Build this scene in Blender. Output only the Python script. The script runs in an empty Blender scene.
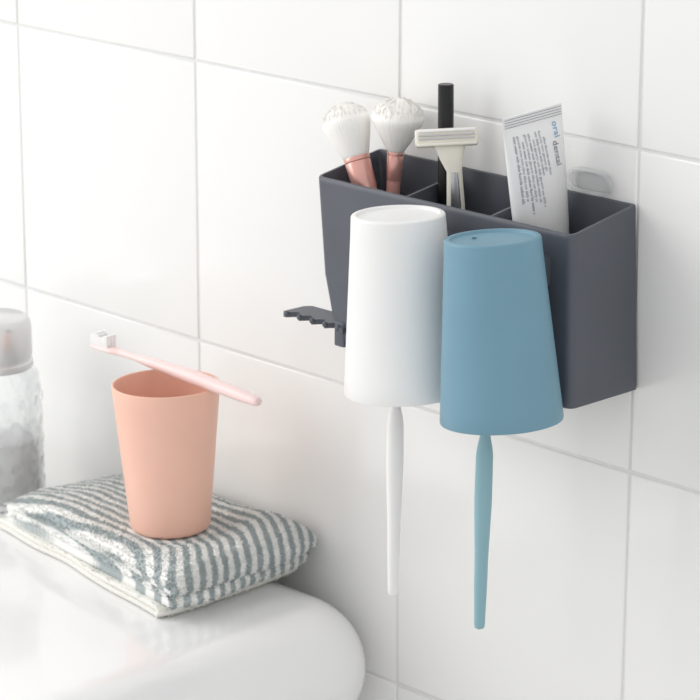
import bpy, bmesh, math, random
from mathutils import Vector, Matrix, noise
random.seed(7)
S=bpy.context.scene
try:
    S.view_settings.view_transform='Standard'; S.view_settings.look='None'
except Exception: pass
def lin(c):
    return tuple((x/255/12.92 if x/255<=.04045 else ((x/255+.055)/1.055)**2.4) for x in c)+(1,)
def mat(name,col,rough=.4,var=.03,nscale=60,bump=0,bscale=300,spec=.5,coat=0,sss=0,metal=0,trans=0,alpha=1,ior=1.45):
    m=bpy.data.materials.new(name);m.use_nodes=True;nt=m.node_tree;b=nt.nodes['Principled BSDF']
    c=lin(col)
    tc=nt.nodes.new('ShaderNodeTexCoord');n=nt.nodes.new('ShaderNodeTexNoise');n.inputs['Scale'].default_value=nscale;n.inputs['Detail'].default_value=3
    nt.links.new(tc.outputs['Object'],n.inputs['Vector'])
    cr=nt.nodes.new('ShaderNodeValToRGB')
    cr.color_ramp.elements[0].position=.3;cr.color_ramp.elements[1].position=.7
    cr.color_ramp.elements[0].color=tuple(x*(1-var) for x in c[:3])+(1,);cr.color_ramp.elements[1].color=tuple(min(1,x*(1+var)) for x in c[:3])+(1,)
    nt.links.new(n.outputs['Fac'],cr.inputs['Fac']);nt.links.new(cr.outputs['Color'],b.inputs['Base Color'])
    b.inputs['Roughness'].default_value=rough;b.inputs['Specular IOR Level'].default_value=spec
    b.inputs['Metallic'].default_value=metal;b.inputs['Coat Weight'].default_value=coat;b.inputs['IOR'].default_value=ior
    b.inputs['Transmission Weight'].default_value=trans;b.inputs['Alpha'].default_value=alpha
    if sss: b.inputs['Subsurface Weight'].default_value=sss;b.inputs['Subsurface Radius'].default_value=(.01,.008,.006);b.inputs['Subsurface Scale'].default_value=.3
    if bump:
        n2=nt.nodes.new('ShaderNodeTexNoise');n2.inputs['Scale'].default_value=bscale;n2.inputs['Detail'].default_value=4
        nt.links.new(tc.outputs['Object'],n2.inputs['Vector'])
        bp=nt.nodes.new('ShaderNodeBump');bp.inputs['Strength'].default_value=bump;bp.inputs['Distance'].default_value=.001
        nt.links.new(n2.outputs['Fac'],bp.inputs['Height']);nt.links.new(bp.outputs['Normal'],b.inputs['Normal'])
    return m
def mk(name,verts,faces,mats,parent=None,smooth=True,midx=None,recalc=True,angle=40):
    me=bpy.data.meshes.new(name);me.from_pydata([tuple(v) for v in verts],[],faces)
    for m in (mats if isinstance(mats,(list,tuple)) else [mats]): me.materials.append(m)
    if midx:
        for p,i in zip(me.polygons,midx): p.material_index=i
    if recalc:
        bm=bmesh.new();bm.from_mesh(me);bmesh.ops.recalc_face_normals(bm,faces=bm.faces);bm.to_mesh(me);bm.free()
    if smooth:
        for p in me.polygons:p.use_smooth=True
        try: me.set_sharp_from_angle(angle=math.radians(angle))
        except Exception: pass
    o=bpy.data.objects.new(name,me);S.collection.objects.link(o)
    if parent:o.parent=parent
    return o
def empty(name,loc=(0,0,0)):
    o=bpy.data.objects.new(name,None);S.collection.objects.link(o);o.empty_display_size=.02;return o
def ringsmesh(rings,closed_start=True,closed_end=True):
    n=len(rings[0]);v=[p for r in rings for p in r];f=[]
    for i in range(len(rings)-1):
        for j in range(n):
            a=i*n+j;b=i*n+(j+1)%n;f.append((a,b,b+n,a+n))
    if closed_start:f.append(tuple(range(n)))
    if closed_end:f.append(tuple((len(rings)-1)*n+j for j in range(n)))
    return v,f
def lathe(name,prof,mats,parent=None,base=(0,0,0),axis=(0,0,1),n=64,flat=1.0,rot=0,angle=40,mod=None):
    a=Vector(axis).normalized();q=Vector((0,0,1)).rotation_difference(a).to_matrix().to_4x4()
    M=Matrix.Translation(Vector(base))@q@Matrix.Rotation(rot,4,'Z')
    rings=[]
    for r,z in prof:
        r=max(r,1e-5)
        rings.append([M@Vector((r*(mod[j] if mod else 1)*math.cos(2*math.pi*j/n),r*(mod[j] if mod else 1)*flat*math.sin(2*math.pi*j/n),z)) for j in range(n)])
    v,f=ringsmesh(rings)
    return mk(name,v,f,mats,parent,angle=angle)
def arc(cx,cz,r,a0,a1,k=6):
    return [(cx+r*math.cos(math.radians(a0+(a1-a0)*i/k)),cz+r*math.sin(math.radians(a0+(a1-a0)*i/k))) for i in range(k+1)]
def sweep(name,pts,ws,hs,mat_,parent=None,side=(0,1,0),n=20,power=2.0,angle=50):
    pts=[Vector(p) for p in pts];rings=[]
    for i,p in enumerate(pts):
        t=(pts[min(i+1,len(pts)-1)]-pts[max(i-1,0)]).normalized()
        s=Vector(side);s=(s-t*s.dot(t)).normalized();u=t.cross(s)
        rr=[]
        for j in range(n):
            a=2*math.pi*j/n;c,sn=math.cos(a),math.sin(a)
            e=2/power
            rr.append(p+s*ws[i]*math.copysign(abs(c)**e,c)+u*hs[i]*math.copysign(abs(sn)**e,sn))
        rings.append(rr)
    v,f=ringsmesh(rings);return mk(name,v,f,mat_,parent,angle=angle)
def interp(tab,x):
    for (a,va),(b,vb) in zip(tab,tab[1:]):
        if x<=b:
            t=0 if b==a else max(0,(x-a)/(b-a));t=t*t*(3-2*t);return va+(vb-va)*t
    return tab[-1][1]

# ---------------- materials
M_tile=mat('tile_glaze',(241,241,239),.18,.012,4,bump=.22,bscale=9,spec=.5)
M_grout=mat('grout',(226,226,225),.9,.03,90,bump=.4,bscale=400)
M_dark=mat('slate_plastic',(86,90,98),.42,.04,30,bump=.06,bscale=1500)
M_white=mat('white_plastic',(242,242,241),.38,.01,30,sss=.15)
M_blue=mat('blue_plastic',(114,155,174),.4,.02,30,sss=.05)
M_blue2=mat('blue_brush_plastic',(142,182,192),.35,.02,30,sss=.1)
M_pink=mat('peach_plastic',(242,195,175),.42,.02,30,sss=.12)
M_pink2=mat('pale_pink_plastic',(247,220,217),.3,.02,30,sss=.1)
M_bris=mat('white_bristle',(246,246,245),.6,.03,200)
M_ceram=mat('sink_ceramic',(243,243,243),.14,.006,3,coat=.4)
M_cream=mat('brush_hair',(255,253,249),.9,.002,250,spec=.2)
M_rose=mat('rose_gold',(226,172,162),.28,.03,80,metal=.5)
M_roseh=mat('rose_handle',(226,170,160),.35,.03,80)
M_black=mat('black_pencil',(22,22,24),.35,.1,80)
M_raz=mat('razor_cream',(230,226,214),.4,.02,80)
M_steel=mat('steel',(190,190,192),.25,.03,80,metal=.9)
M_clear=mat('clear_film',(244,244,245),.12,.01,20,alpha=.10)
M_clear2=mat('clear_plastic',(245,247,248),.06,.01,20,alpha=.22,coat=.5)
M_glass=mat('jar_glass',(250,252,253),.04,.005,20,trans=1,alpha=.55)
M_silver=mat('lid_metal',(222,222,222),.28,.02,60,metal=.65)
M_tube=mat('tube_white',(240,240,240),.35,.012,60)
M_navy=mat('ink_navy',(92,104,130),.5,.05,60)
M_grey=mat('ink_grey',(128,132,140),.5,.05,60)
M_sky=mat('ink_blue',(110,165,205),.5,.05,60)
M_floor=mat('floor_tile',(190,188,184),.5,.05,8)
M_cot=mat('cotton_pads',(236,236,236),.9,.05,90,bump=.8,bscale=150)

# ---------------- wall
T=.2;TZ=.20037
def build_wall():
    v=[];f=[];mi=[]
    def tile(x0,x1,z0,z1):
        g=.0009;x0+=g;x1-=g;z0+=g;z1-=g
        dy=[random.uniform(-.00015,.00015) for _ in range(4)]
        lay=[(0,.0045),(0,.0010),(.0003,.0004),(.0008,.0001),(.0014,0)]
        b=len(v)
        for ins,y in lay:
            for k,(x,z) in enumerate(((x0+ins,z0+ins),(x1-ins,z0+ins),(x1-ins,z1-ins),(x0+ins,z1-ins))):
                v.append((x,y+dy[k]*.6,z))
        for i in range(4):
            for j in range(4):
                f.append((b+i*4+j,b+i*4+(j+1)%4,b+i*4+4+(j+1)%4,b+i*4+4+j));mi.append(0)
        f.append(tuple(b+16+j for j in range(4)));mi.append(0)
    for i in range(-9,9):
        for k in range(-6,5):
            tile(i*T,(i+1)*T,k*TZ,(k+1)*TZ)
    b=len(v);x0,x1,z0,z1=-9*T,9*T,-6*TZ,5*TZ
    for y in (.0009,.06):
        v.extend([(x0,y,z0),(x1,y,z0),(x1,y,z1),(x0,y,z1)])
    for q in ((0,1,2,3),(4,5,6,7),(0,1,5,4),(1,2,6,5),(2,3,7,6),(3,0,4,7)):
        f.append(tuple(b+t for t in q));mi.append(1)
    mk('wall_back',v,f,[M_tile,M_grout],midx=mi,smooth=True,angle=60)
build_wall()
zf=-6*TZ
mk('floor',[(-1.8,.06,zf),(1.8,.06,zf),(1.8,-2.2,zf),(-1.8,-2.2,zf)]+[(-1.8,.06,zf-.05),(1.8,.06,zf-.05),(1.8,-2.2,zf-.05),(-1.8,-2.2,zf-.05)],
   [(0,1,2,3),(4,5,6,7),(0,1,5,4),(1,2,6,5),(2,3,7,6),(3,0,4,7)],M_floor,smooth=False)

# ---------------- organizer
org=empty('wall_mounted_organizer')
def rrect(xl,xr,yb,yf,rad,zfun,k=6,rb=.002):
    pts=[]
    for cx,cy,r,a0 in ((xr-rb,yb-rb,rb,0),(xl+rb,yb-rb,rb,90),(xl+rad,yf+rad,rad,180),(xr-rad,yf+rad,rad,270)):
        for i in range(k+1):
            a=math.radians(a0+90*i/k);x=cx+r*math.cos(a);y=cy+r*math.sin(a)
            pts.append(Vector((x,y,zfun(x,y))))
    return pts
ztop=lambda e:(lambda x,y:-.0325+.175*y+e)
zc=lambda z:(lambda x,y:z)
th=.0026
def mixz(t,e=0):
    return lambda x,y:(1-t)*(-.0325+.175*y)+t*(-.145)
tabL=[(0,.3825),(.6,.391),(.85,.399),(1,.411)]
def XL(t):
    for (a,va),(b,vb) in zip(tabL,tabL[1:]):
        if t<=b:return va+(vb-va)*(t-a)/(b-a)
    return tabL[-1][1]
XR=.6008
rings=[]
YB=-.0012
rings.append(rrect(.414,XR+.0015,YB,-.058,.004,zc(-.147)))
rings.append(rrect(.4115,XR+.0045,YB,-.0612,.005,zc(-.1462)))
for t in (.985,.93,.85,.75,.6,.4,.2,.03):
    rings.append(rrect(XL(t),XR+.005*t,YB,-.058-.004*t,.0055,mixz(t)))
rings.append(rrect(XL(0)+.0002,XR,YB,-.058,.0055,ztop(-.0006)))
rings.append(rrect(XL(0)+.0007,XR-.0005,YB-.0004,-.0575,.005,ztop(0)))
rings.append(rrect(XL(0)+th-.0004,XR-th+.0004,YB-th+.0004,-.058+th-.0004,.0034,ztop(0)))
for t in (.03,.3,.6,.85,.96):
    rings.append(rrect(XL(t)+th,XR+.005*t-th,YB-th,-.058-.004*t+th,.003,mixz(t)))
v,f=ringsmesh(rings);mk('box_shell',v,f,M_dark,org,angle=35)
def box(name,x0,x1,y0,y1,z0,z1,m,par,bev=.0006,M=None):
    bm=bmesh.new();bmesh.ops.create_cube(bm,size=1)
    for q in bm.verts:
        q.co=Vector(((x0+x1)/2+q.co.x*(x1-x0),(y0+y1)/2+q.co.y*(y1-y0),(z0+z1)/2+q.co.z*(z1-z0)))
    if bev:bmesh.ops.bevel(bm,geom=bm.edges[:],offset=bev,segments=3,affect='EDGES',profile=.5)
    if M is not None: bmesh.ops.transform(bm,matrix=M,verts=bm.verts)
    me=bpy.data.meshes.new(name);bm.to_mesh(me);bm.free();me.materials.append(m)
    for p in me.polygons:p.use_smooth=True
    try:me.set_sharp_from_angle(angle=math.radians(50))
    except Exception:pass
    o=bpy.data.objects.new(name,me);S.collection.objects.link(o);o.parent=par;return o
for k,x in enumerate((.4545,.5262)):
    w=.0011
    vv=[]
    for dx in (-w,w):
        vv+= [(x+dx,YB-.002,-.0380),(x+dx,-.0565,-.0465),(x+dx,-.0600,-.143),(x+dx,YB-.002,-.143)]
    mk('divider_%d'%(k+1),vv,[(0,1,2,3),(4,5,6,7),(0,1,5,4),(1,2,6,5),(2,3,7,6),(3,0,4,7)],M_dark,org,smooth=False)
for k,x in enumerate((.499,.576)):
    box('cup_mount_%d'%(k+1),x-.009,x+.009,-.0715,-.057,-.075,-.057,M_dark,org,.001)
def shelf():
    n=120;x0,x1=.3575,.414
    z=-.1350;pit=.0120
    outline=[]
    for i in range(n+1):
        x=x0+(x1-x0)*i/n
        u=(x-x0-.0035)/pit
        y=-.0640+ (.0060*(0.5-0.5*math.cos(2*math.pi*u))**.7 if 0<u<4 else 0)
        if x<x0+.0015:y+=.0015*(1-(x-x0)/.0015)**2
        outline.append((x,y))
    outline+= [(x1,-.040),(x0+.004,-.041),(x0+.0005,-.045)]
    r1=[Vector((x,y,z-.0034)) for x,y in outline];r2=[Vector((x,y,z)) for x,y in outline]
    v,f=ringsmesh([r1,r2]);mk('hook_shelf',v,f,M_dark,org,smooth=True,angle=40)
    for i in range(5):
        x=x0+.0035+pit*i
        lathe('hook_tooth_%d'%(i+1),[(0,0)]+arc(0,.0020,.0020,-80,80,6)+[(0,.0040)],M_dark,org,(x,-.0630,z-.0031),n=16)
    box('hook_bracket',.4045,.4135,-.0625,-.04,-.1485,-.132,M_dark,org,.001)
shelf()
adh=empty('adhesive_wall_hook')
box('film',.513,.598,-.0011,-.0001,-.075,.0005,M_clear,adh,.0003)
def stadium(cx,cz,hw,hh,y,r,n=40):
    pts=[]
    for j in range(n):
        a=2*math.pi*j/n;c,s=math.cos(a),math.sin(a)
        pts.append(Vector((cx+math.copysign(abs(c)**.6,c)*hw,y,cz+math.copysign(abs(s)**.8,s)*hh)))
    rings=[]
    for j in range(n):
        t=(pts[(j+1)%n]-pts[j-1]).normalized();s=Vector((0,1,0));u=t.cross(s)
        rings.append([pts[j]+(s*math.cos(2*math.pi*k/10)+u*math.sin(2*math.pi*k/10))*r for k in range(10)])
    v=[p for q in rings for p in q];f=[]
    for j in range(n):
        for k in range(10):
            f.append((j*10+k,j*10+(k+1)%10,((j+1)%n)*10+(k+1)%10,((j+1)%n)*10+k))
    return v,f
v,f=stadium(.565,-.0245,.0165,.0065,-.0035,.0018);mk('clear_hook',v,f,M_clear2,adh)
box('clear_hook_pad',.550,.580,-.0032,-.0009,-.030,-.019,M_clear2,adh,.001)

# ---------------- cups
def cup(name,M_,base,mouth,rb=.0283,rm=.0363,er=.0016):
    base=Vector(base);mouth=Vector(mouth);ax=mouth-base;H=ax.length;t=.0018
    e=empty(name)
    prof=[(0,.0018),(rb-.0052,.0018),(rb-.0042,.0016),(rb-.0034,.0003),(rb-.0030,0)]+arc(rb-er,er,er,-90,-5,7)
    k=10
    for i in range(1,k+1):
        z=.004+(H-.004-.001)*i/k;r=rb+(rm-rb)*(i/k)
        prof.append((r,z))
    prof+=[(rm-.0003,H-.0002),(rm-t*.5,H),(rm-t+.0002,H-.0003)]
    for i in range(k,-1,-1):
        z=.006+(H-.007)*i/k;prof.append((rb-t+(rm-rb)*(i/k),z))
    prof+=[(rb-t-.002,.0038),(0,.0036)]
    lathe('shell',prof,M_,e,base,ax,n=96,angle=35)
    return e
cw=cup('tumbler_cup',M_white,(.4980,-.0985,-.0400),(.5040,-.0985,-.1495))
cb=cup('tumbler_cup',M_blue,(.5753,-.0985,-.0405),(.5850,-.0985,-.1490))
for (dx,dy) in ((.010,-.012),(.000,.014),(-.013,-.002)):
    lathe('emboss',[(0,-.0006),(.0014,-.0006),(.0016,.0002),(0,.0003)],M_blue,cb,(.5755+dx,-.0985+dy,-.0424),(0,0,1),n=20)
CUPZ=-.3046
cp=cup('tumbler_cup',M_pink,(.2605,-.080,CUPZ),(.258,-.080,-.2020),rb=.0275,rm=.0368,er=.004)

# ---------------- toothbrushes
def tufts(parent,M_,c0,du,dn,dv,nu,nv,L,r=.0006,sp=.0019):
    v=[];f=[]
    for i in range(nu):
        for j in range(nv):
            p=Vector(c0)+Vector(du)*(i-(nu-1)/2)*sp+Vector(dv)*(j-(nv-1)/2)*sp
            b=len(v);n=8
            for h,rr in ((0,r),(L*(.9+.15*math.cos(i*1.3)),r*1.25)):
                for k in range(n):
                    a=2*math.pi*k/n
                    v.append(p+Vector(dn)*h+(Vector(du)*math.cos(a)+Vector(dv)*math.sin(a))*rr)
            for k in range(n):f.append((b+k,b+(k+1)%n,b+n+(k+1)%n,b+n+k))
            f.append(tuple(b+n+k for k in range(n)))
    mk('bristles',v,f,M_,parent)
def toothbrush(name,M_,end,head,side,nrm,L0,lying=False):
    e=empty(name);end=Vector(end);head=Vector(head);d=(head-end).normalized();L=(head-end).length
    side=Vector(side).normalized();nrm=Vector(nrm).normalized()
    if lying:
        W=[(0,.0012),(.006,.0031),(.02,.0038),(.12,.0046),(.38,.0054),(.62,.0042),(.76,.0025),(.82,.0024),(.865,.0056),(.97,.0056),(.99,.0040),(1,.001)]
        Hh=[(0,.001),(.006,.0028),(.02,.0034),(.12,.0042),(.38,.0049),(.6,.0038),(.76,.0023),(.88,.0024),(.98,.0024),(1,.0008)]
    else:
        W=[(0,.0012),(.006,.0030),(.02,.0034),(.2,.0040),(.50,.0053),(.62,.0052),(.75,.0022),(.82,.0019),(.855,.0028),(.875,.0048),(.97,.0048),(.99,.0036),(1,.001)]
        Hh=[(0,.001),(.006,.0026),(.02,.003),(.4,.0042),(.62,.0042),(.75,.0021),(.85,.0019),(.88,.0021),(.98,.0021),(1,.0008)]
    ts=[0,.002,.005,.01,.02]+[.02+.95*i/60 for i in range(1,61)]+[.98,.988,.995,1]
    pts=[end+d*L*t+nrm*(.0015*math.sin(t*3.0)) for t in ts]
    sweep('handle',pts,[interp(W,t) for t in ts],[interp(Hh,t) for t in ts],M_,e,side=side,n=20)
    c=end+d*L*.930+nrm*.0019
    if lying: tufts(e,M_bris,c,d,nrm,side,8,4,L0,.0010,.0023)
    else: tufts(e,M_bris,c,d,nrm,side,9,4,L0)
    return e
toothbrush('toothbrush',M_white,(.488,-.0910,-.2875),(.4895,-.0905,-.112),(.69,.72,0),(-.72,.69,0),.0085)
toothbrush('toothbrush',M_blue2,(.5625,-.0910,-.2885),(.5655,-.0905,-.113),(.69,.72,0),(-.72,.69,0),.0085)
tb=toothbrush('toothbrush',M_pink2,(.343,-.0715,-.1985),(.169,-.0715,-.1950),(0,1,0),(0,0,1),.0085,True)

# ---------------- makeup brushes
def makeup(name,tip,low,Lb,rtop,rneck,rf0,rf1,Lf,end_z,flat=1.0):
    e=empty(name);tip=Vector(tip);low=Vector(low);d=(low-tip).normalized()
    L=(end_z-tip.z)/d.z
    def R_(s):
        s=max(s,.0)
        return max(.0004,rtop*math.sin(math.pi/2*min(1,s/.36))**.55*(1 if s<.36 else 1-(1-rneck/rtop)*((s-.36)/.64)**1.15))
    core=[(0,.0005)]+[(R_(s),Lb*s+.0005) for s in [.002,.006,.012,.03,.06,.1,.15,.2,.3,.36,.45,.55,.65,.75,.85,.93,1.0]]
    N=220;md=[1+random.uniform(-.008,.008) for _ in range(N)]
    lathe('hair_core',core+[(0,Lb+.002)],M_cream,e,tip,d,n=N,flat=flat,angle=180,mod=md)
    q=Vector((0,0,1)).rotation_difference(d).to_matrix()
    v=[];f=[]
    for i in range(420):
        a=random.uniform(0,2*math.pi);s=random.uniform(.0,.22)
        w=R_(s);b=len(v);out=random.uniform(.0002,.0009);up=random.uniform(.0004,.0016)
        for kk,(ds,o_,t) in enumerate(((.10,-.0004,.00030),(.03,0,.00026),(0,out,.00008))):
            ww=R_(s+ds)+o_;z_=Lb*(s+ds)+.0005-(up if kk==2 else 0)
            p=Vector((ww*math.cos(a),flat*ww*math.sin(a),z_))
            for k in range(3):v.append(tip+q@(p+Vector((t*math.cos(k*2.094),t*math.sin(k*2.094),0))))
        for s_ in range(2):
            for k in range(3):f.append((b+s_*3+k,b+s_*3+(k+1)%3,b+s_*3+3+(k+1)%3,b+s_*3+3+k))
    mk('hair_tips',v,f,M_cream,e,recalc=True,angle=180)
    z=Lb-.001
    lathe('ferrule',[(0,z),(rf0-.0004,z),(rf0,z+.0005),(rf0,z+.003),(rf0-.0005,z+.0035),(rf0-.0002,z+.004),(rf1+.0002,z+Lf-.002),(rf1,z+Lf),(0,z+Lf)],M_rose,e,tip,d,n=40,flat=flat)
    lathe('handle',[(0,z+Lf),(rf1*.96,z+Lf),(rf1*.9,z+Lf+(L-z-Lf)*.3),(rf1*.6,z+Lf+(L-z-Lf)*.8),(rf1*.4,L-.001),(0,L)],M_roseh,e,tip,d,n=32,flat=flat)
    return e
makeup('makeup_brush',(.3830,-.036,.0015),(.4065,-.036,-.052),.036,.0155,.0080,.0085,.0074,.022,-.125)
makeup('makeup_brush',(.4205,-.021,.0080),(.4155,-.021,-.052),.034,.0168,.0052,.0055,.0047,.020,-.125)
pe=empty('eyeliner_pencil')
lathe('barrel',[(0,0),(.0044,0),(.0049,.0005),(.0049,.028),(.0046,.0283),(.0046,.0287),(.0049,.029),(.0049,.14),(.004,.1405),(0,.1408)],M_black,pe,(.4602,-.020,.0225),(.012,0,-1),n=32)

# ---------------- razor
rz=empty('safety_razor')
zz=Vector((0,0,1))
u1=Vector((.69,.72,0)).normalized();nr=Vector((.72,-.69,0)).normalized()
def fr(c,rot=0,tilt=0):
    a=u1*math.cos(rot)+Vector((0,0,1))*math.sin(rot);z=Vector((0,0,1))*math.cos(rot)-u1*math.sin(rot)
    R=Matrix((a,z.cross(a),z)).transposed().to_4x4()
    return Matrix.Translation(Vector(c))@R@Matrix.Rotation(tilt,4,'X')
hc=Vector((.4710,-.030,-.0080))
Mh=fr(hc,math.radians(3),math.radians(-25))
box('head_body',-.0195,.0195,-.0035,.0035,-.0055,.0055,M_raz,rz,.0018,Mh)
box('guard_bar',-.0185,.0185,-.0052,-.0030,-.0062,-.0040,M_raz,rz,.0009,Mh)
box('top_strip',-.0175,.0175,-.0048,-.0030,.0028,.0045,M_bris,rz,.0006,Mh)
for k in range(2):
    box('blade_%d'%(k+1),-.0172,.0172,-.0043,-.0033,-.0018+.0022*k,-.0009+.0022*k,M_steel,rz,0,Mh)
pts=[hc+Vector((.003,0,-.004)),hc+Vector((.0055,-.001,-.012)),hc+Vector((.007,0,-.02)),hc+Vector((.0085,0,-.04)),hc+Vector((.010,0,-.07)),hc+Vector((.013,0,-.10)),hc+Vector((.014,0,-.118)),hc+Vector((.014,0,-.12))]
sweep('neck_and_handle',pts,[.010,.0072,.0048,.0056,.006,.005,.0042,.001],[.0025,.003,.0035,.0042,.0045,.004,.0035,.001],M_raz,rz,side=u1,n=24,power=2.6)
pts=[p+nr*.0040 for p in pts[2:5]]
sweep('grip_inlay',pts,[.002,.0032,.003],[.0008,.0012,.0012],M_steel,rz,side=u1,n=16)

# ---------------- toothpaste
tp=empty('toothpaste_tube')
phi=math.radians(78);thn=math.radians(7)
e1=Vector((math.cos(phi),math.sin(phi),0))
E1=e1*math.cos(thn)+zz*math.sin(thn);UP=zz*math.cos(thn)-e1*math.sin(thn);NN=E1.cross(UP).normalized()
if NN.x<0:NN=-NN
C0=Vector((.5455,-.0345,.0200))
LT=.112
def tw(s):
    t=max(0,min(1,(s-.008)/(LT-.008)));t2=t**.75
    return .0216-(.0216-.0148)*t**1.5,.0007+(.0140-.0007)*math.sin(t2*math.pi/2)
def tsurf(s,a):
    w,h=tw(s);return C0-UP*s+E1*w*math.cos(a)+NN*h*math.sin(a)
ss=[0,.002,.004,.006,.008]+[.008+(LT-.008)*i/24 for i in range(1,25)]
rings=[[tsurf(s,2*math.pi*j/48) for j in range(48)] for s in ss]
for fct,dz in ((.9,.003),(.6,.006),(.5,.007)):
    rings.append([C0-UP*(LT+dz)+(E1*.0148*math.cos(2*math.pi*j/48)+NN*.014*math.sin(2*math.pi*j/48))*fct for j in range(48)])
v,f=ringsmesh(rings);mk('tube_body',v,f,M_tube,tp,angle=60)
v=[];f=[]
for k in range(4):
    s=.0012+.0016*k;b=len(v);w=.0208
    v+=[C0-UP*(s)+E1*w+NN*.0011,C0-UP*s-E1*w+NN*.0011,C0-UP*(s+.0003)-E1*w+NN*.0011,C0-UP*(s+.0003)+E1*w+NN*.0011];f.append((b,b+1,b+2,b+3))
mk('crimp_lines',v,f,M_grey,tp,smooth=False)
lathe('cap',[(0,0),(.0105,0),(.011,.001),(.0125,.014),(.012,.015),(0,.015)],M_white,tp,C0-UP*(LT+.005),-UP,n=40)
def txt(body,size,s0,x0,m,name):
    cu=bpy.data.curves.new('t','FONT');cu.body=body;cu.size=size;cu.resolution_u=2
    ob=bpy.data.objects.new('t',cu);S.collection.objects.link(ob)
    bpy.context.view_layer.update()
    dg=bpy.context.evaluated_depsgraph_get();me=bpy.data.meshes.new_from_object(ob.evaluated_get(dg))
    bpy.data.objects.remove(ob)
    vs=[]
    for q in me.vertices:
        s=s0+q.co.x;xw=x0+q.co.y
        w,h=tw(s);c=max(-.97,min(.97,xw/w));hh=h*math.sqrt(1-c*c)
        vs.append(C0-UP*s+E1*xw+NN*(hh+.00035))
    fs=[tuple(p.vertices) for p in me.polygons]
    mk(name,vs,fs,m,tp,smooth=False,recalc=False)
txt('dental',.0062,.020,.0100,M_grey,'label_title')
txt('oral',.0062,.0090,.0125,M_sky,'label_logo')
random.seed(3)
rows=[-.0165,-.0140,-.0115,-.0090,-.0065,-.0040,-.0015,.0010,.0035]
for i,x in enumerate(rows):
    s=''.join(random.choice(['sodium ','fluoride ','water ','mint ','glycerin ','with ','use daily ','silica ']) for _ in range(7))
    txt(s[:(44 if i<6 else 26)],.0024,.012+(.004 if i%3==2 else 0),x,M_grey if i%2 else M_navy,'label_text_%d'%(i+1))

# ---------------- washbasin
DZ=-.3396
wb=empty('washbasin')
def slab():
    x0,x1,y0,y1,zt,zb=-.75,.410,-.46,-.003,DZ,-.428
    rings=[]
    def plan(ins):
        pts=[];Rc=.062
        rr=max(Rc-ins,.004)
        for cx,cy,a0 in ((x1-Rc,y1-Rc,0),(x0+Rc,y1-Rc,90),(x0+Rc,y0+Rc,180),(x1-Rc,y0+Rc,270)):
            for i in range(17):
                a=math.radians(a0+90*i/16);pts.append((cx+rr*math.cos(a),cy+rr*math.sin(a)))
        return pts
    prof=[(.05,zb),(.042,zb)]+[(.042*(1-math.sin(math.radians(a))),zb+.042*(1-math.cos(math.radians(a)))) for a in range(9,91,9)]
    prof+=[(.046*(1-math.cos(math.radians(a))),zt-.046*(1-math.sin(math.radians(a)))) for a in range(0,91,9)]
    for ins,z in prof: rings.append([Vector((x,y,z)) for x,y in plan(ins)])
    v,f=ringsmesh(rings)
    return mk('basin_top',v,f,M_ceram,wb,angle=60)
sl=slab()
bm=bmesh.new();bmesh.ops.create_uvsphere(bm,u_segments=64,v_segments=32,radius=1)
bmesh.ops.scale(bm,vec=(.20,.13,.075),verts=bm.verts);bmesh.ops.translate(bm,vec=(-.16,-.27,DZ+.008),verts=bm.verts)
me=bpy.data.meshes.new('cut');bm.to_mesh(me);bm.free();cut=bpy.data.objects.new('cut',me);S.collection.objects.link(cut);me.materials.append(M_ceram)
bo=sl.modifiers.new('b','BOOLEAN');bo.operation='DIFFERENCE';bo.object=cut;bo.solver='EXACT'
bpy.context.view_layer.update();dg=bpy.context.evaluated_depsgraph_get()
nm=bpy.data.meshes.new_from_object(sl.evaluated_get(dg));sl.modifiers.clear();sl.data=nm;bpy.data.objects.remove(cut)
for p in nm.polygons:p.use_smooth=True
try:nm.set_sharp_from_angle(angle=math.radians(35))
except Exception:pass
box('cabinet',-.70,.362,-.40,-.006,zf,-.4275,M_ceram,wb,.012)

# ---------------- towel
tw_=empty('hand_towel')
def towel_mat():
    m=mat('towel_stripes',(235,235,226),.95,.03,400,bump=.7,bscale=900,spec=.05);nt=m.node_tree;b=nt.nodes['Principled BSDF']
    uv=nt.nodes.new('ShaderNodeUVMap');sx=nt.nodes.new('ShaderNodeSeparateXYZ');nt.links.new(uv.outputs['UV'],sx.inputs['Vector'])
    n=nt.nodes.new('ShaderNodeTexNoise');n.inputs['Scale'].default_value=420;nt.links.new(uv.outputs['UV'],n.inputs['Vector'])
    ad=nt.nodes.new('ShaderNodeMath');ad.operation='MULTIPLY_ADD';ad.inputs[1].default_value=.0014
    nt.links.new(n.outputs['Fac'],ad.inputs[0]);nt.links.new(sx.outputs['Y'],ad.inputs[2])
    mu=nt.nodes.new('ShaderNodeMath');mu.operation='MULTIPLY';mu.inputs[1].default_value=2*math.pi/.0078;nt.links.new(ad.outputs[0],mu.inputs[0])
    si=nt.nodes.new('ShaderNodeMath');si.operation='SINE';nt.links.new(mu.outputs[0],si.inputs[0])
    cr=nt.nodes.new('ShaderNodeValToRGB');cr.color_ramp.elements[0].position=.34;cr.color_ramp.elements[1].position=.66
    cr.color_ramp.elements[0].color=lin((248,248,245));cr.color_ramp.elements[1].color=lin((178,187,188))
    ml=nt.nodes.new('ShaderNodeMath');ml.operation='MULTIPLY_ADD';ml.inputs[1].default_value=.5;ml.inputs[2].default_value=.5;nt.links.new(si.outputs[0],ml.inputs[0])
    nt.links.new(ml.outputs[0],cr.inputs['Fac']);nt.links.new(cr.outputs['Color'],b.inputs['Base Color'])
    return m
M_tow=towel_mat();M_towc=mat('towel_cream',(246,245,238),.95,.04,300,bump=.9,bscale=900,spec=.05)
ang=math.radians(-8)
TM=Matrix.Translation(Vector((.107,-.104,DZ)))@Matrix.Rotation(ang,4,'Z')
CC=Vector((.2605,-.080,0))
LX=.226;WY=.100
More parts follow.
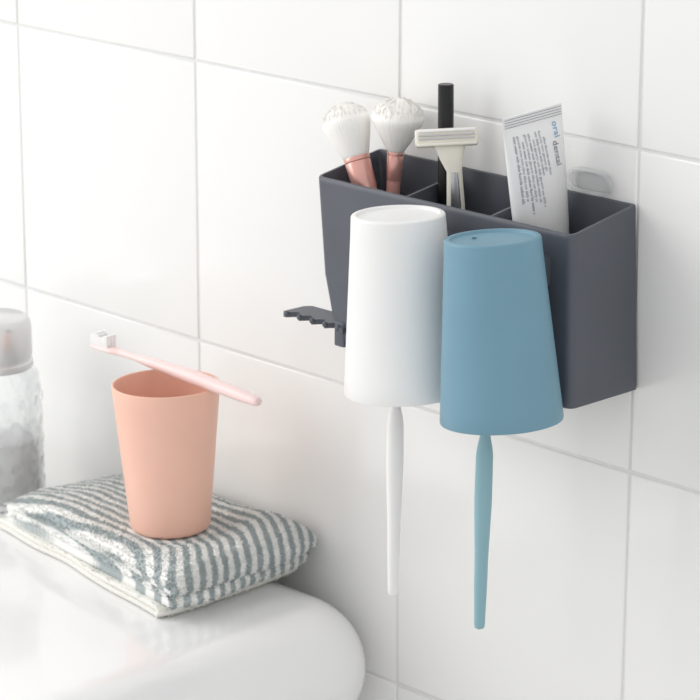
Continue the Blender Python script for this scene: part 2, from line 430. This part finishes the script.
def sheet(name,xr,zt,zb,y0,y1,droop,m,th=.004,x0=0.0,seed=0,stripe_off=0,amp=.0014,fib=0,dent=False,puff=0,fold=1.15,left=(0,.05)):
    r=(zt-zb)/2;path=[]
    nx=56
    for i in range(nx+1):path.append((x0+(xr-r-x0)*i/nx,zt,1))
    for i in range(1,16):
        a=math.pi/2-math.pi*i/16;path.append((xr-r+r*math.cos(a)*fold,(zt+zb)/2+r*math.sin(a),.5+.5*math.sin(a)))
    for i in range(nx+1):path.append((xr-r+(x0-xr+r)*i/nx,zb,0))
    ny=60;V=[];F=[];UV=[];L=0;pl=None
    for i,(x,z,k) in enumerate(path):
        if pl: L+=math.hypot(x-pl[0],z-pl[1])
        pl=(x,z)
        for j in range(ny+1):
            t=j/ny;y=y0+(y1-y0)*t
            ed=abs(2*t-1);xn=max(0,x/LX)
            nz=noise.noise(Vector((x*14+seed,y*18,seed*2.)))*amp*2+noise.noise(Vector((x*38,y*60+seed,seed)))*amp*1.1+noise.noise(Vector((x*120,y*120+seed,seed)))*amp*.4
            e2=max(0,(ed-.70)/.30)
            d=droop*(1-math.sqrt(max(0,1-e2*e2)))*k if droop else 0
            lf=left[0]*max(0,1-(x-x0)/left[1])**1.6
            if k==1 and droop:
                e3=max(0,1-(x-x0)/.010);lf+=droop*.5*(1-math.sqrt(max(0,1-e3*e3)))
            zz_=z+(nz*k if k>0 else 0)-max(d,0)-lf+puff*k*math.exp(-((x-xr+.03)/.03)**2)*(1-ed**6)
            zz_=max(zz_,zb-left[0]*.55*max(0,1-(x-x0)/left[1])**1.6)
            yy=y+noise.noise(Vector((x*16,seed+3,0)))*.005*(2*t-1)+.022*t*xn
            xx=x+noise.noise(Vector((y*22,seed+9,k)))*.005*(1 if i<5 or i>len(path)-5 else .6)
            xx-= .007*ed**5*xn+.022*t*xn
            P=TM@Vector((xx,yy,zz_))
            if dent and k>.3:
                dist=math.hypot(P.x-CC.x,P.y-CC.y)
                lim=CUPZ-th*.5-.0006
                if dist<.060:
                    wgt=1 if dist<.033 else (1-(dist-.033)/.027)
                    wgt=wgt*wgt*(3-2*wgt)
                    if P.z>lim:P.z=P.z*(1-wgt)+lim*wgt
            V.append(P);UV.append((L,y+.005*math.sin(x*16+seed)+stripe_off+max(0,x-.15)**2*3.0))
    for i in range(len(path)-1):
        for j in range(ny):
            a=i*(ny+1)+j;F.append((a,a+1,a+ny+2,a+ny+1))
    o=mk(name,V,F,m,tw_,recalc=False,angle=180)
    ul=o.data.uv_layers.new(name='UVMap')
    for lp in o.data.loops: ul.data[lp.index].uv=UV[lp.vertex_index]
    so=o.modifiers.new('s','SOLIDIFY');so.thickness=th;so.offset=0
    su=o.modifiers.new('ss','SUBSURF');su.levels=1;su.render_levels=1
    if fib:
        fv=[];ff=[];fu=[]
        rg=random.Random(seed)
        for _ in range(fib):
            i=rg.randrange(0,nx+16);j=rg.randrange(ny);s=rg.random();t=rg.random()
            ids=[i*(ny+1)+j,i*(ny+1)+j+1,(i+1)*(ny+1)+j,(i+1)*(ny+1)+j+1]
            w=[(1-s)*(1-t),(1-s)*t,s*(1-t),s*t]
            p=sum((V[q]*ww for q,ww in zip(ids,w)),Vector());uvx=sum(UV[q][0]*ww for q,ww in zip(ids,w));uvy=sum(UV[q][1]*ww for q,ww in zip(ids,w))
            if dent and math.hypot(p.x-CC.x,p.y-CC.y)<.030 and i<=nx: continue
            nrm=(V[ids[2]]-V[ids[0]]).cross(V[ids[1]]-V[ids[0]]).normalized()
            if i<=nx and nrm.z<0:nrm=-nrm
            if i>nx and (TM.to_3x3()@Vector((1,0,0))).dot(nrm)<0:nrm=-nrm
            dr=(nrm+Vector((rg.uniform(-.6,.6),rg.uniform(-.6,.6),rg.uniform(-.4,.4)))).normalized()
            side=dr.cross(Vector((rg.uniform(-1,1),rg.uniform(-1,1),rg.uniform(-1,1)))).normalized()
            o2=dr.cross(side)
            b=len(fv);p0=p+nrm*(th*.5-.0006);ln=rg.uniform(.0010,.0019);wd=.00045
            for h,rr,bend in ((0,1,0),(.6,1.1,.15),(1,.6,.45)):
                c=p0+dr*ln*h+side*ln*bend
                for k in range(3):
                    fv.append(c+(side*math.cos(k*2.094)+o2*math.sin(k*2.094))*wd*rr);fu.append((uvx,uvy))
            for h in range(2):
                for k in range(3):ff.append((b+h*3+k,b+h*3+(k+1)%3,b+h*3+3+(k+1)%3,b+h*3+3+k))
            ff.append((b+6,b+7,b+8))
        fo=mk(name+'_terry_loops',fv,ff,m,tw_,recalc=True,angle=180)
        ul=fo.data.uv_layers.new(name='UVMap')
        for lp in fo.data.loops: ul.data[lp.index].uv=fu[lp.vertex_index]
    return o
sheet('bottom_layer',LX-.008,.0068,.0026,-.006,WY-.001,0,M_towc,.0040,x0=-.003,seed=1,amp=.0004,fib=3000)
sheet('middle_layer',LX+.002,.0185,.0120,-.003,WY,.003,M_tow,.0062,x0=.005,seed=4,stripe_off=.003,amp=.0009,fib=11000,fold=1.5,left=(.005,.06))
sheet('top_layer',LX+.006,.0322,.0225,-.001,WY,.0090,M_tow,.0070,x0=.000,seed=8,amp=.0012,fib=30000,dent=True,puff=.005,fold=1.4,left=(.013,.075))

# ---------------- jar
jr=empty('glass_jar')
jc=(.053,-.070,DZ+.0003)
R0=.0335
prof=[(0,0),(R0-.003,0),(R0-.0005,.0025)]
for i in range(25):
    prof.append((R0-.0006*math.cos(i*math.pi*2/4)-.00006*i,.004+.090*i/24))
prof+=[(R0-.0025,.098),(R0-.0065,.1015),(R0-.0070,.106),(R0-.009,.106),(R0-.009,.1015),(R0-.005,.0965),(R0-.0035,.092),(R0-.0035,.006),(R0-.006,.004),(0,.004)]
lathe('glass_body',prof,M_glass,jr,jc,n=48,angle=60)
for i in range(14):
    for k in range(5):
        a=2*math.pi*(i+.5*(k%2))/14;R_=R0-.0009
        lathe('emboss_%d_%d'%(i,k),[(0,0),(.0050,.0001),(.0035,.0008),(0,.0013)],M_glass,jr,(jc[0]+R_*math.cos(a),jc[1]+R_*math.sin(a),jc[2]+.016+.016*k),(math.cos(a),math.sin(a),0),n=8,angle=20)
lathe('lid',[(0,.1065),(.0252,.1065),(.0252,.1030),(.0270,.1030),(.0276,.104),(.0276,.108),(.0262,.109),(.0262,.1115),(.0270,.1125),(.0270,.134),(.0258,.1385),(.0225,.141),(0,.1415)],M_silver,jr,jc,n=64)
lathe('cotton_fill',[(0,.006),(.026,.006),(.0290,.012),(.0290,.035),(.026,.048),(.014,.052),(0,.050)],M_cot,jr,jc,n=40)

# ---------------- lights, world, camera
def area(name,loc,target,size,power,col=(1,1,1)):
    l=bpy.data.lights.new(name,'AREA');l.shape='RECTANGLE';l.size=size[0];l.size_y=size[1];l.energy=power;l.color=col
    o=bpy.data.objects.new(name,l);S.collection.objects.link(o);o.location=loc
    o.rotation_euler=(Vector(target)-Vector(loc)).to_track_quat('-Z','Y').to_euler();return o
area('window_light',(-1.3,-1.3,.75),(.3,0,-.15),(1.5,1.5),22.5,(1,.995,.985))
w=bpy.data.worlds.new('world');S.world=w;w.use_nodes=True
w.node_tree.nodes['Background'].inputs['Color'].default_value=(.993,.99,.992,1);w.node_tree.nodes['Background'].inputs['Strength'].default_value=.92
cd=bpy.data.cameras.new('camera');cam=bpy.data.objects.new('camera',cd);S.collection.objects.link(cam);S.camera=cam
a,p,rl=.80593,.28308,.00127
h=Vector((-math.sin(a),math.cos(a),0));r=Vector((math.cos(a),math.sin(a),0));d=h*math.cos(p)-zz*math.sin(p);u=h*math.sin(p)+zz*math.cos(p)
r2=r*math.cos(rl)+u*math.sin(rl);u2=u*math.cos(rl)-r*math.sin(rl)
R=Matrix((r2,u2,-d)).transposed().to_4x4();R.translation=Vector((1.65359,-1.24708,.34919));cam.matrix_world=R
cd.sensor_width=36;cd.lens=2811.11/700*36;cd.clip_start=.05
cd.dof.use_dof=True;cd.dof.focus_distance=1.68;cd.dof.aperture_fstop=22
